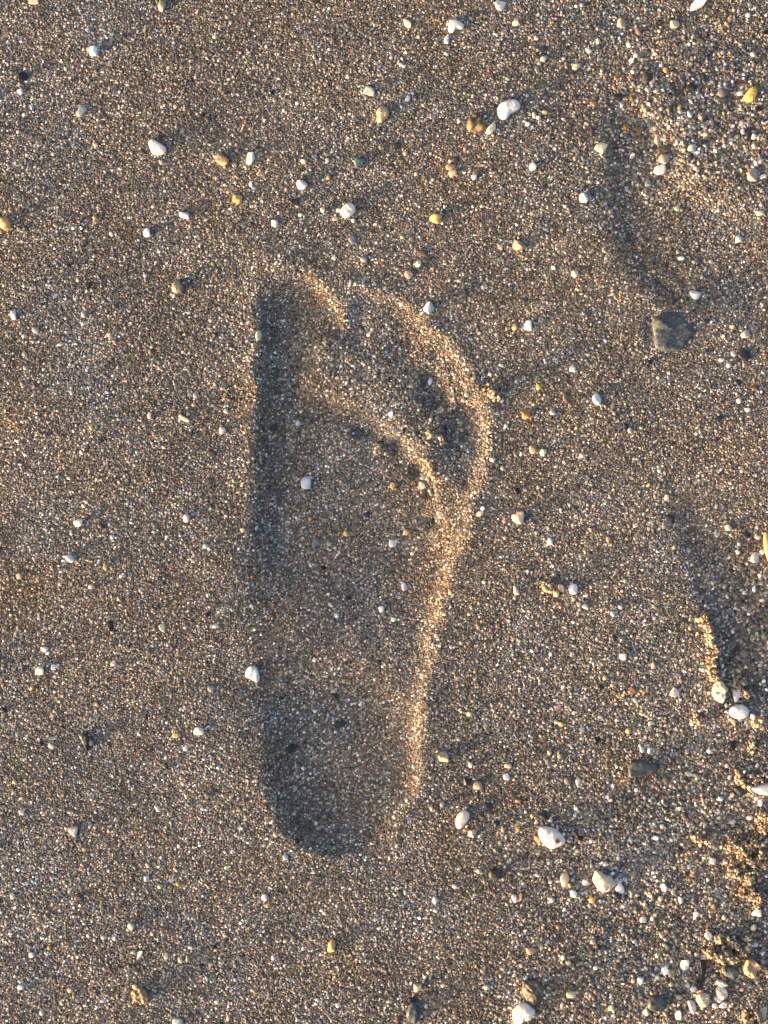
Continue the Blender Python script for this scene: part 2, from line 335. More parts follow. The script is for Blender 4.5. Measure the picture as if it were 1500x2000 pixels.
# ------------------------------------------------------------------ hero stones and shells: outline, height (px), colour, material, name, category, label, short reference
HERO = [
 ([(1277,624),(1283,621),(1291,615),(1298,610),(1308,609),(1320,608),(1329,613),(1338,627),(1347,636),(1354,647),(1356,653),(1350,660),(1342,668),(1335,679),(1325,685),(1310,685),(1295,684),(1284,678),(1280,668),(1280,655),(1277,642)], 18, (.06,.083,.097), M_ROUGH, 'stone', 'stone', 'biggest stone, rough blue grey lump sunk in the sand beside a short crack', 'the big rough blue grey stone'),
 ([(1226,1505),(1227,1496),(1231,1489),(1238,1485.5),(1248,1484),(1258,1485),(1268,1489),(1281,1491),(1286,1497),(1288,1501),(1280,1505),(1262,1511),(1245,1515),(1229,1518)], 16, (.06,.075,.085), M_SLATE, 'stone', 'stone', 'flat wedge of dark striped slate with a pale cut edge', 'the striped slate wedge'),
 ([(1051,1624),(1054,1616),(1062,1613),(1072,1614),(1084,1618),(1094,1626),(1101,1634),(1103,1643),(1098,1648),(1088,1653),(1077,1656),(1067,1652),(1059,1644),(1053,1634)], 30, (.80,.78,.74), M_SHELL, 'seashell', 'shell', 'large smooth white oval shell with one brown spot', 'the brown-spotted white shell'),
 ([(1157,1718),(1159,1708),(1163,1700),(1170,1700),(1182,1707),(1193,1710),(1197,1717),(1202,1724),(1195,1732),(1190,1738),(1180,1740),(1169,1737),(1162,1728)], 30, (.66,.56,.44), M_PALE, 'pebble', 'pebble', 'large angular cream pebble casting a dark shadow, lilac shell shard touching it', 'the large angular cream pebble'),
 ([(1208,1720),(1212,1722),(1217,1731),(1220,1740),(1217,1745),(1210,1744),(1201,1736),(1205,1730)], 7, (.64,.64,.73), M_SHELL, 'shell_fragment', 'shell', 'lilac white shell shard leaning against the large angular cream pebble', None),
 ([(1391,1347),(1394,1337),(1400,1330),(1408,1329),(1414,1335),(1417,1341),(1421,1346),(1417,1352),(1416,1362),(1412,1371),(1407,1373),(1400,1369),(1394,1362),(1390,1355)], 24, (.76,.64,.48), M_RUST, 'shell_fragment', 'shell', 'large cream shell piece with rust red stains at the foot of a sand ridge', 'the rust-stained shell piece'),
 ([(1431,1346),(1440,1345),(1448,1348),(1446,1360),(1442,1370),(1435,1372),(1432,1358)], 14, (.66,.66,.67), M_SHELL, 'shell_fragment', 'shell', 'white tooth-shaped shell fragment poking from a clump toward the white oval pebble', None),
 ([(1423,1389),(1427,1381),(1435,1377),(1448,1376),(1457,1380),(1462,1388),(1459,1397),(1452,1402),(1442,1404),(1431,1401),(1425,1396)], 24, (.80,.80,.79), M_SHELL, 'pebble', 'pebble', 'large bright white egg-shaped pebble below the rust-stained shell piece', 'the bright white egg-shaped pebble'),
 ([(1422,1403),(1428,1404),(1437,1408),(1435,1418),(1428,1411)], 9, (.56,.44,.38), M_PALE, 'shell_fragment', 'shell', 'beige arrowhead shell chip just below the bright white egg-shaped pebble', None),
 ([(1449,1887),(1453,1880),(1458,1872),(1468,1872),(1478,1879),(1484,1885),(1478,1892),(1473,1901),(1468,1909),(1458,1904),(1452,1898)], 26, (.62,.44,.25), M_PEACH, 'pebble', 'pebble', 'chunky peach orange block of stone with a dark pit', 'the chunky peach stone block'),
 ([(1413,1898),(1417,1889),(1425,1886),(1434,1890),(1442,1898),(1437,1905),(1433,1913),(1424,1909),(1414,1904)], 16, (.10,.14,.145), M_DARK, 'pebble', 'pebble', 'slate green boxy pebble between a sand clump and the peach block', 'the slate green boxy pebble'),
 ([(1366,1876),(1372,1874),(1379,1880),(1379,1893),(1375,1908),(1372,1920),(1371,1928),(1361,1930),(1365,1915),(1368,1898)], 8, (.009,.012,.015), M_DARK, 'seaweed_strip', 'seaweed', 'long black curved strip like seaweed lying among pale pebbles', 'the long black curved strip'),
 ([(1397,1932),(1402,1926),(1412,1927),(1418,1932),(1419,1942),(1414,1949),(1409,1951),(1400,1945)], 20, (.72,.64,.53), M_PALE, 'pebble', 'pebble', 'rounded cream pebble with a white wedge touching its top', 'the cream pebble with white wedge'),
 ([(1399,1915),(1407,1914),(1415,1918),(1420,1923),(1414,1927),(1404,1926)], 14, (.78,.74,.67), M_PALE, 'pebble', 'pebble', 'white wedge-shaped pebble sitting against the top of a rounded cream pebble', None),
 ([(1358,1949),(1363,1941),(1373,1938),(1383,1941),(1385,1947),(1383,1960),(1375,1966),(1369,1970),(1364,1962),(1360,1955)], 20, (.50,.46,.36), M_PALE, 'pebble', 'pebble', 'shield-shaped greenish beige pebble near the lower right corner', 'the shield-shaped beige pebble'),
 ([(1343,1956),(1348,1953),(1355,1956),(1359,1965),(1358,1975),(1353,1980),(1347,1972)], 14, (.60,.58,.54), M_PALE, 'pebble', 'pebble', 'long pale grey pebble leaning beside the shield-shaped beige pebble', None),
 ([(1404,1966),(1407,1960),(1413,1956),(1419,1958),(1418,1966),(1411,1968)], 10, (.78,.77,.76), M_PALE, 'pebble', 'pebble', 'small clean white pebble just below the cream pebble with white wedge', None),
 ([(971,215),(975,206),(983,200),(992,197),(1003,196),(1011,199),(1016,206),(1014,214),(1006,219),(998,223),(993,229),(986,235),(977,234),(972,226)], 20, (.80,.80,.82), M_SHELL, 'pebble', 'pebble', 'large smooth white bean-shaped pebble near the top', 'the large white bean-shaped pebble'),
 ([(876,50),(878,41),(885,39),(893,41),(902,46),(906,51),(904,57),(896,58),(889,59),(885,64),(878,64),(875,58)], 15, (.80,.77,.73), M_SHELL, 'pebble', 'pebble', 'white lobed pebble with a tiny bluish one trailing below it', 'the white lobed pebble'),
 ([(867,80),(870,72),(876,70),(877,78),(876,85),(869,85)], 8, (.58,.65,.76), M_SHELL, 'pebble', 'pebble', 'tiny bluish drop-shaped pebble just below the white lobed pebble', None),
 ([(912,240),(917,229),(926,224),(936,228),(945,238),(948,248),(942,256),(930,258),(915,256),(911,250)], 18, (.17,.135,.075), M_SPECK, 'stone', 'stone', 'dark speckled olive brown stone half sunk beside the white bean-shaped pebble', 'the speckled olive brown stone'),
 ([(950,255),(955,247),(964,241),(968,246),(967,255),(958,262),(949,262)], 12, (.70,.62,.47), M_PALE, 'pebble', 'pebble', 'cream leaf-shaped pebble touching the speckled olive brown stone', None),
 ([(1020,1935),(1021,1918),(1030,1914),(1040,1914),(1050,1916),(1058,1922),(1062,1930),(1058,1940),(1054,1950),(1046,1961),(1038,1964),(1030,1957),(1024,1946)], 24, (.125,.115,.085), M_SPECK, 'stone', 'stone', 'dark olive stone shaped like a shield above a big white shell', 'the dark olive shield stone'),
 ([(1001,1980),(1001,1972),(1006,1967),(1014,1961),(1024,1958),(1032,1960),(1039,1967),(1044,1971),(1043,1979),(1038,1987),(1030,1991),(1024,1992),(1017,1997),(1010,1999),(1003,1995),(1001,1988)], 24, (.80,.79,.77), M_SHELL, 'seashell', 'shell', 'big lumpy white shell at the bottom edge under the dark olive stone', 'the big lumpy white shell'),
 ([(291,283),(293,275),(300,273),(310,279),(320,285),(325,291),(324,299),(315,303),(306,303),(297,298)], 15, (.80,.76,.76), M_SHELL, 'shell_fragment', 'shell', 'clean white mitten-shaped shell piece, largest pale thing in the upper left', 'the white mitten-shaped shell piece'),
 ([(480,1312),(486,1303),(494,1300),(501,1304),(506,1315),(507,1328),(500,1332),(490,1326),(480,1322)], 15, (.70,.70,.72), M_PALE, 'shell_fragment', 'shell', 'translucent white shell piece on the left rim of the footprint above the heel', 'the white shell piece on the rim'),
 ([(793,1978),(800,1962),(806,1956),(812,1960),(816,1975),(816,1988),(812,1998),(804,1994),(796,1988)], 20, (.095,.115,.13), M_DARK, 'stone', 'stone', 'dark blue grey pointed stone with a glint at the bottom edge', 'the pointed dark stone at the bottom'),
 ([(1263,1958),(1268,1948),(1278,1943),(1290,1945),(1299,1952),(1302,1960),(1295,1968),(1282,1973),(1270,1971),(1264,1966)], 18, (.07,.08,.09), M_SLATE, 'stone', 'stone', 'dark slate grey flat stone near the lower right corner', 'the dark flat slate stone'),
 ([(890,1605),(892,1594),(898,1586),(908,1582),(916,1588),(916,1598),(909,1608),(900,1617),(892,1616)], 18, (.77,.66,.62), M_SHELL, 'pebble', 'pebble', 'pinkish white pear-shaped pebble right of the heel print', 'the pinkish pear-shaped pebble'),
 ([(158,1436),(164,1431),(172,1435),(175,1443),(172,1455),(170,1467),(166,1458),(160,1447)], 12, (.04,.055,.045), M_DARK, 'stone', 'stone', 'black green pointed shard standing out on the left side sand', 'the black green shard'),
 ([(257,1938),(264,1931),(272,1926),(282,1931),(289,1940),(291,1952),(283,1960),(272,1956),(262,1950)], 20, (.36,.25,.15), M_PEACH, 'pebble', 'pebble', 'chunky tan brown pebble near the lower left corner with a cream chip on it', 'the chunky tan brown pebble'),
 ([(1465,1538),(1470,1543),(1482,1550),(1497,1552),(1512,1548),(1516,1538),(1508,1530),(1492,1529),(1476,1533)], 24, (.80,.76,.68), M_SHELL, 'seashell', 'shell', 'large white shell cut by the right edge with sand heaped on it', 'the sand-heaped white shell'),
 ([(1450,193),(1455,185),(1462,176),(1470,171),(1477,175),(1477,186),(1472,197),(1463,201),(1454,198)], 20, (.68,.50,.14), M_SHELL, 'pebble', 'pebble', 'bright yellow teardrop pebble in the coarse sand of the upper right corner', 'the bright yellow teardrop pebble'),
 ([(735,221),(739,213),(747,209),(756,212),(760,221),(758,230),(752,235),(744,240),(736,236),(736,229)], 16, (.46,.36,.24), M_PALE, 'pebble', 'pebble', 'round matt tan pebble like a button beyond the second toe', 'the round tan button pebble'),
 ([(664,415),(668,407),(676,400),(683,397),(692,402),(694,413),(688,421),(677,426),(668,421)], 18, (.80,.77,.74), M_PALE, 'pebble', 'pebble', 'chunky white pebble lying beyond the toes, tiny white grain at its left', 'the chunky white pebble'),
]
# ------------------------------------------------------------------ the other stones: x y width height angle colour shape  (p rounded, a angular, s shell fragment, k dark stone, b half buried pebble)
LIST = """67 3 20 12 0 C a|317 13 16 22 0 PB p|184 100 18 20 0 WB p|45 150 17 18 0 K k|40 180 12 11 20 W a|160 217 18 26 -25 PG b|280 296 12 12 0 D k|435 314 25 21 -20 T a|490 310 15 25 -8 W a
316 317 10 9 0 PG p|464 390 19 16 0 YT a|360 421 21 13 -5 WL p|287 455 14 17 10 W p|10 438 24 24 0 YT p|38 448 12 11 0 G b|50 445 11 10 0 D k|186 425 9 9 0 YT p|394 225 13 7 20 D k|480 237 10 10 0 R b|344 208 10 9 0 PB b
110 440 13 11 0 GG b|496 368 11 9 0 WB b|612 3 22 12 0 D k|796 46 15 17 0 C p|977 12 21 18 -10 W a|722 179 22 17 -20 PG s|797 193 9 12 -20 W s|665 170 15 12 0 G b|594 316 13 10 10 CG p|702 318 21 19 20 TE a
792 300 9 9 0 PE p|880 327 19 13 0 PE p|884 339 17 14 15 PE p|926 346 12 12 0 WB p|590 362 22 18 -15 WL p|575 396 20 13 10 K k|661 411 8 8 0 W p|631 411 9 10 20 W s|654 427 12 10 0 CG b|537 437 13 16 10 WB p
851 428 25 18 -8 YT p|689 468 19 20 20 BG b|773 285 12 9 0 D k|890 310 13 9 0 D k|531 182 9 9 0 N k|642 347 9 9 0 T b|825 495 26 14 0 OL b|690 431 8 8 0 WB p|587 420 10 7 0 W p|786 464 8 7 0 C p
1363 8 38 18 30 WL s|1213 46 20 22 0 PB b|1318 48 18 16 0 CG p|1007 46 14 11 20 C s|1169 81 9 12 0 C p|1126 130 19 12 28 CG p|1062 115 14 12 0 PG p|1050 136 12 18 20 G b|1301 137 12 12 0 O p|1262 152 24 22 0 D b|1349 171 20 16 10 K k
1208 189 20 12 0 K k|1445 182 14 9 30 WL p|1480 213 14 12 0 K k|1307 215 14 15 0 D k|1347 224 10 16 20 PG p|1044 226 9 14 10 CG p|1051 230 9 9 0 W p|1031 243 11 9 0 WB p|1065 220 14 10 0 T p|1223 248 9 10 0 O p|1250 252 17 13 0 B k
1283 249 12 10 0 PG p|1286 270 15 21 0 PB b|1299 290 27 15 12 D k|1298 310 22 21 0 PB p|1290 331 25 18 20 W a|1268 356 16 15 0 BG p|1350 289 18 15 10 PG p|1173 289 23 21 -20 C a|1041 326 14 16 -20 W p|1140 387 18 18 0 W p
1192 413 12 11 0 PE b|1468 343 20 25 0 PB a|1490 345 14 8 15 W s|1484 316 14 12 0 PG p|1444 466 14 14 10 PC s|1325 405 13 12 0 CG b|1484 416 17 11 15 C p|1012 480 22 19 0 P a|1378 263 11 8 0 C p|1473 267 12 11 0 W p
1462 260 10 22 -10 N k|1125 190 12 9 0 D k|1062 95 17 12 10 N b|1151 101 10 8 0 W p|1242 109 10 8 0 W p|1236 141 8 8 0 W p|1210 320 11 13 20 G b|1495 64 14 9 0 K k|1461 30 10 9 0 WB p|1446 160 10 6 0 R p|1470 106 11 10 0 CG p
1419 47 9 8 0 T b|27 616 11 19 0 W p|348 561 24 27 -10 GG p|134 520 9 8 0 D b|52 718 14 12 0 BG b|120 672 15 6 20 PC s|213 654 8 8 0 WP p|292 812 9 13 -10 P a|360 818 26 9 -28 CG p|435 841 14 14 0 W a
178 835 9 17 10 YT b|171 558 11 10 0 N k|419 655 11 10 0 D k|432 602 15 11 0 G b|382 773 11 13 0 PG b|442 803 12 11 0 PG b|413 885 20 15 0 D b|205 893 12 9 0 D b|711 507 16 13 0 BG p|817 516 14 14 20 CG a
798 537 17 15 -25 P p|838 602 20 21 -40 PC a|841 742 10 18 -8 WB p|596 942 20 26 -5 WB p|579 824 11 13 0 WB b|768 948 14 15 20 T a|825 947 12 16 20 CG a|505 655 14 21 0 CG b|571 650 8 9 0 BG b|988 832 8 8 0 WB p
962 898 12 9 0 WL p|943 815 8 10 0 P p|532 833 15 13 0 N b|845 962 11 14 0 GG p|912 771 10 9 0 WP p|1123 535 15 14 20 C p|1358 575 21 17 -25 WB p|1031 636 15 21 5 W a|1005 641 13 11 0 T p
1455 653 19 16 20 PG p|1454 695 24 21 -40 N k|1432 690 10 12 0 WL p|1118 720 13 13 0 WB b|1052 756 14 13 0 Y b|1165 780 18 24 8 WB p|1105 777 16 20 0 B b|1027 811 17 15 20 O p|1079 806 12 10 0 PC p
1222 831 13 8 -20 K k|1230 840 10 12 0 PG p|1039 878 18 21 20 T b|1061 884 14 14 20 C p|1137 890 11 9 0 WL p|1404 817 22 14 20 N b|1430 638 9 8 0 C p|1410 703 13 8 0 WB p|1423 714 10 9 0 W p|1443 783 9 10 20 W p
1460 800 11 8 0 W p|1440 747 14 11 0 N k|1475 758 13 11 0 B k|1009 959 12 11 0 K k|1302 973 8 14 -10 C s|1332 503 14 8 10 WL s|1357 510 9 7 0 CG p|1268 708 11 9 0 N k|1380 628 14 11 0 D b
153 1021 18 15 0 W p|198 1027 15 11 -20 D k|220 1049 9 9 0 WB b|137 1091 15 17 20 WB p|364 1012 13 16 0 WP p|474 1035 8 9 0 C p|178 1146 10 8 0 W a|218 1096 9 9 0 TE p|38 1125 16 13 0 PB b|216 1222 13 26 15 K b
317 1226 12 17 10 CG b|420 1223 12 10 0 WL b|88 1268 14 11 10 W a|79 1309 17 16 0 W a|413 1345 15 18 0 BG b|9 1387 13 11 -20 K k|389 1428 20 16 -10 W p|344 1436 16 13 0 YT b|363 1462 12 12 0 WL b|285 1402 10 12 0 N b
101 1457 12 8 -20 W p|80 1453 8 9 0 D k|222 1296 12 8 30 W s|403 1201 9 9 0 N p|178 1451 9 10 0 CG b|103 1442 17 8 0 PG b|323 1496 11 10 0 K k|63 1343 8 8 0 Y p|493 1126 9 8 0 R b|402 1067 10 9 0 WB b
674 1043 10 13 10 Y p|794 1040 13 12 0 PE p|767 1062 18 16 0 WB b|617 1062 18 18 0 BG b|642 1063 10 9 0 PC b|846 1020 12 19 -10 N b|717 1005 16 12 0 N b|790 1147 14 16 10 WL b|745 1191 11 13 10 WB p
656 1204 12 12 0 WB b|680 1170 10 7 0 K k|630 1110 10 8 0 K k|738 1298 13 14 0 N b|652 1364 16 14 0 N k|663 1420 30 15 20 N b|564 1468 25 16 30 K b|866 1477 21 22 0 PB a|919 1493 9 12 0 C p
936 1003 21 12 25 C b|1011 1011 24 26 0 C p|917 1394 11 9 20 C s|992 1496 14 9 0 C a|880 1158 9 14 0 YT b|1307 1015 21 20 0 N b|1074 1057 11 15 10 WB p|1274 1103 11 17 0 BG b|1423 1030 14 13 0 CG a|1456 1045 16 9 -40 K k
1475 1090 19 22 0 PC b|1443 1078 9 9 0 W p|1491 1078 11 10 30 W p|1482 1050 10 7 0 W s|1096 1148 12 15 0 C p|1119 1150 18 21 0 WB p|1008 1153 11 19 10 P a|1143 1184 15 14 0 PG b|1131 1180 9 11 0 PG b|1197 1182 12 8 0 BG b|1197 1199 10 12 20 WB p
1212 1186 8 8 0 W p|1216 1282 15 14 -10 WP p|1256 1351 15 11 -15 O b|1318 1352 18 18 -20 WP a|1470 1399 10 12 20 W p|1227 1427 11 12 -30 YT p|1272 1412 13 8 10 W s|1173 1343 10 10 0 K k|1181 1324 9 8 0 C p
1095 1414 13 9 -30 YT p|1087 1411 8 6 0 W p|1073 1470 8 9 0 C p|1094 1476 11 10 0 T p|1137 1424 15 13 0 BG b|1164 1445 10 12 0 K k|1241 1368 10 11 0 PG b|1430 1457 16 19 0 K b|1363 1211 12 9 -20 C p|1254 1464 9 13 20 PC p|1268 1466 8 14 0 PC p
43 1586 11 12 20 WP a|144 1622 16 20 -20 WP a|166 1658 9 8 0 Y p|308 1579 10 15 20 PC b|287 1715 11 12 10 PC s|335 1719 16 7 20 PC b|313 1731 10 9 0 CG p|348 1726 8 9 0 Y p|25 1750 9 11 0 W p|155 1752 20 16 0 D b
257 1809 14 14 20 CG a|62 1865 11 11 0 W p|274 1863 8 16 -22 W s|367 1872 9 14 -10 T p|353 1876 9 8 0 C p|392 1886 13 9 20 K k|41 1928 13 10 -10 WL p|137 1934 9 10 0 C p|264 1927 10 10 0 C p|347 1995 21 14 0 PC p
200 1955 12 9 0 PC b|81 1978 9 13 0 PC b|424 1957 9 8 0 W p|446 1988 7 12 0 C s|97 1850 9 9 0 O p|416 1850 10 12 -30 K k|558 1674 11 11 0 PC p|517 1753 12 13 30 W p|524 1768 10 10 0 YT b|578 1643 9 11 0 N p
782 1745 12 18 30 D b|850 1758 12 15 -20 WL p|850 1778 13 9 0 PC b|647 1847 17 25 5 YT a|534 1870 11 11 0 WL b|816 1928 16 16 0 PB a|804 1954 17 12 0 K k|922 1627 15 17 -20 PB a|933 1533 17 17 0 PB p|913 1527 16 18 0 N k|989 1517 12 13 20 W s
864 1570 11 14 -20 BG p|843 1579 7 10 0 C p|970 1609 13 13 0 N p|954 1575 16 14 0 D k|965 1708 23 22 0 D p|888 1731 10 8 -20 W p|935 1701 9 9 0 PC p|949 1928 10 9 0 W p|876 1878 16 14 20 D b|943 1897 11 10 0 PB b|660 1963 9 9 20 W p
1061 1593 16 21 20 N k|1049 1640 8 16 30 YT s|1132 1637 11 9 0 K k|1127 1663 16 10 10 PB b|1103 1717 18 24 10 C p|1113 1728 8 9 0 YT p|1143 1724 13 12 -20 W a|1203 1749 15 14 0 N p|1156 1758 13 11 -20 Y p|1120 1745 14 17 40 PC p
1005 1754 11 17 10 W p|1017 1751 9 16 0 YT p|1050 1709 12 6 -20 WB s|1282 1637 12 10 0 WB p|1392 1681 14 12 -20 W a|1297 1733 12 15 20 W a|1329 1757 10 13 0 W p|1256 1795 13 12 0 WP a|1360 1784 12 10 -10 W p|1274 1793 8 11 0 WL p
1293 1614 9 9 0 W p|1446 1545 28 18 -5 N k|1478 1781 20 15 -15 W a|1383 1826 13 17 15 W p|1337 1884 18 22 5 W a|1037 1857 21 14 -5 PE p|1018 1885 8 8 0 PE p|1115 1942 21 14 -5 C p|1251 1914 13 15 30 W p|1236 1915 8 9 0 C p
1325 1983 13 22 15 W s|1402 1951 19 12 -15 WP p|1395 1963 10 10 0 WB p|1490 1977 13 24 -10 CG s|1475 1845 11 10 -30 WL p|1471 1811 12 13 0 CG p|1311 1923 9 9 20 C p|1013 1563 15 11 0 B k|1130 1529 11 20 10 PG b|1330 1660 13 8 0 K k
1408 1560 12 10 0 PC p|1312 1901 19 16 0 GG b|1354 1932 13 12 0 WL p|1326 1947 11 9 0 C p|1164 1890 11 10 0 PC p|1192 1969 15 14 0 CG b|1262 1976 12 16 -20 PC p|1178 1850 14 12 0 D b|1272 1892 12 14 0 N b|1400 1746 16 13 0 BG b|1345 1693 12 11 0 WL b
1240 1706 14 14 0 G b|1090 1810 9 9 0 YT b|1100 1870 8 10 -30 W s|1290 1755 9 10 10 C p|1315 1741 8 13 -15 CG s|1414 1791 9 10 0 CG p|1360 1864 8 9 0 C p|1292 1827 8 8 0 C p|1301 1819 8 9 0 YT p|1485 1568 11 14 0 W p|1478 1560 10 7 -10 W p|1465 1597 12 9 0 W p
1431 1605 11 9 20 WB p|1430 1552 8 9 0 WP p|1361 1519 11 8 30 CG p|1346 1512 17 10 -20 CG b|1040 1593 8 8 0 Y p|1075 1602 9 7 20 WL p|1012 1620 7 7 0 Y p|1500 1610 10 10 0 C p|1110 1880 10 9 0 C p|1079 1757 9 9 0 PC b"""

ICO = {}
def ico(n):
    if n not in ICO:
        bm = bmesh.new(); bmesh.ops.create_icosphere(bm, subdivisions=n, radius=1.0)
        bm.verts.ensure_lookup_table()
        ICO[n] = (np.array([v.co[:] for v in bm.verts]), np.array([[v.index for v in f.verts] for f in bm.faces]))
        bm.free()
    return ICO[n]

def noise3(P, seed, freq):
    """Cheap smooth pseudo-noise on points: a few random sine waves."""
    r = np.random.default_rng(seed); out = np.zeros(len(P))
    for _ in range(7):
        k = r.standard_normal(3) * freq; out += np.sin(P @ k + r.uniform(0, 6.28))
    return out / 7 ** .5

def pebble_shape(seed, w, h, t, ang, kind):
    """Convex pebble from rounded random planes, in px units."""
    r = np.random.default_rng(seed)
    V, F = ico(4 if max(w, h) > 15 else 3)
    n = {'p': 18, 'a': 9, 's': 8, 'k': 11, 'b': 15}[kind]; p = {'p': 7., 'a': 22., 's': 20., 'k': 16., 'b': 8.}[kind]
    N = r.standard_normal((n, 3)); N[:, 2] *= .7; N /= np.linalg.norm(N, axis=1)[:, None]
    axes = np.array([[1, 0, 0], [-1, 0, 0], [0, 1, 0], [0, -1, 0], [0, 0, 1], [0, 0, -1.]])
    N = np.vstack([N, axes]); d = np.concatenate([r.uniform(.72, 1.0, n), r.uniform(.92, 1.05, 6)])
    q = np.clip(V @ N.T, 0, None) / d
    rad = (q ** p).sum(1) ** (-1 / p)
    rad *= 1 + .035 * noise3(V, seed, 2.4) + .015 * noise3(V, seed + 1, 6.)
    P = V * rad[:, None]
    P -= (P.max(0) + P.min(0)) / 2; P /= (P.max(0) - P.min(0)) / 2
    P *= np.array([w / 2, h / 2, t / 2])
    a = math.radians(ang); c, s = math.cos(a), math.sin(a)
    return P @ np.array([[c, s, 0], [-s, c, 0], [0, 0, 1]]), F

def outline_shape(seed, pts, t, lumpy=.05, flat=.55):
    """Stone with a given outline (px, y down): a rounded slab or dome of thickness t."""
    O = spline(pts, 6); c = (O.max(0) + O.min(0)) / 2
    O = O - c; O[:, 1] *= -1
    if ((O[:, 0] * np.roll(O[:, 1], -1) - np.roll(O[:, 0], -1) * O[:, 1]).sum()) < 0: O = O[::-1]
    n = len(O); rings = 22
    ph = np.linspace(-math.pi / 2, math.pi / 2, rings + 2)[1:-1]
    verts = []
    for f in ph:
        k = max(math.cos(f), 1e-4) ** flat
        z = t / 2 * math.copysign(abs(math.sin(f)) ** .85, math.sin(f))
        verts.append(np.column_stack([O * k, np.full(n, z)]))
    V = np.vstack(verts + [[[0, 0, -t / 2]], [[0, 0, t / 2]]])
    F = []
    for i in range(rings - 1):
        for j in range(n):
            a, b = i * n + j, i * n + (j + 1) % n
            F += [[a, b, b + n], [a, b + n, a + n]]
    s, e = rings * n, (rings - 1) * n
    for j in range(n):
        F.append([s, (j + 1) % n, j]); F.append([s + 1, e + j, e + (j + 1) % n])
    size = np.ptp(O, axis=0).max()
    d = lumpy * t * (noise3(V / size, seed, 9.) + .5 * noise3(V / size, seed + 1, 22.))
    V[:, 2] += d * 1.2; V[:, 0] += d * .3; V[:, 1] += d * .3
    return V, np.array(F), c

COVER = np.zeros(GX.shape, bool)
things = []          # every pebble: dict(x, y, size, colour word, shape word, obj)
def place_mesh(name, P, F, cx, cy, zc, mat, colour, smooth=True):
    V = P * S
    me = mesh_np(name, V, F, mat, smooth)
    o = link(bpy.data.objects.new(name, me)); o.location = (float(wx(cx)), float(wy(cy)), float(zc))
    o.color = (*colour, 1)
    return o

for i, (pts, t, colour, mat, name, cat, label, ref) in enumerate(HERO):
    P, F, c = outline_shape(50 + i, pts, t, lumpy=.05 if mat is M_ROUGH else .10 if mat in (M_SPECK, M_PEACH) else .015 if mat is M_SHELL else .04, flat=.22 if mat in (M_SLATE,) else .25 if mat is M_ROUGH else .55)
    if i == 0:      # the knob on the rough stone
        q = np.exp(-(((P[:, 0] + 26) / 13) ** 2 + ((P[:, 1] - 15) / 13) ** 2)); P[:, 2] += 9 * q * (P[:, 2] > 0)
        q = np.exp(-(((P[:, 0] + 10) / 6) ** 2 + ((P[:, 1] - 8) / 16) ** 2)); P[:, 2] -= 5 * q * (P[:, 2] > 0)
    ox = P[:, 0] + c[0]; oy = c[1] - P[:, 1]
    ground = float(np.median(height(ox, oy)))
    sink = .30 if mat is M_SLATE else .16 if mat not in (M_ROUGH, M_SPECK) else -.26 if mat is M_ROUGH else 0.0
    o = place_mesh(name, P, F, c[0], c[1], ground + sink * t * S, mat, colour)
    if mat is M_ROUGH: o.scale = (1.08, 1.08, 1)
    if mat in (M_ROUGH, M_SLATE): o.rotation_euler = (-.02, .045, 0)
    tag(o, label, cat)
    things.append(dict(x=c[0], y=c[1], s=max(np.ptp(P[:, 0]), np.ptp(P[:, 1])), hero=True, ref=ref, o=o))
    COVER |= in_poly(GX, GY, (spline(pts) - c) * .86 + c)
    if mat is M_SHELL and 'spot' in label:          # the brown spot is a stain of its own
        spot = (1086, 1637)
        SPOT_OBJ, SPOT_AT = o, (spot[0] - c[0], c[1] - spot[1])
# brown stain on the spotted shell
m2 = M_SHELL.copy(); m2.name = "spotted_shell"; t = m2.node_tree; b = t.nodes["Principled BSDF"]
src = b.inputs["Base Color"].links[0].from_socket
tc = t.nodes.new("ShaderNodeTexCoord"); nz = node(t, "ShaderNodeTexNoise", Scale=900.0, Detail=3.0)
t.links.new(tc.outputs["Object"], nz.inputs["Vector"])
dd = t.nodes.new("ShaderNodeVectorMath"); dd.operation = 'DISTANCE'; dd.inputs[1].default_value = (SPOT_AT[0] * S, SPOT_AT[1] * S, .0026)
t.links.new(tc.outputs["Object"], dd.inputs[0])
ma = node(t, "ShaderNodeMath"); ma.operation = 'MULTIPLY_ADD'; ma.inputs[1].default_value = .0022; t.links.new(nz.outputs[0], ma.inputs[0]); t.links.new(dd.outputs["Value"], ma.inputs[2])
mr = node(t, "ShaderNodeMapRange"); mr.inputs[1].default_value = .0018; mr.inputs[2].default_value = .0026; mr.inputs[3].default_value = 1; mr.inputs[4].default_value = 0
t.links.new(ma.outputs[0], mr.inputs[0])
mx = t.nodes.new("ShaderNodeMix"); mx.data_type = 'RGBA'; mx.inputs[7].default_value = (.16, .10, .05, 1)
t.links.new(mr.outputs[0], mx.inputs[0]); t.links.new(src, mx.inputs[6]); t.links.new(mx.outputs[2], b.inputs["Base Color"])
SPOT_OBJ.data.materials[0] = m2

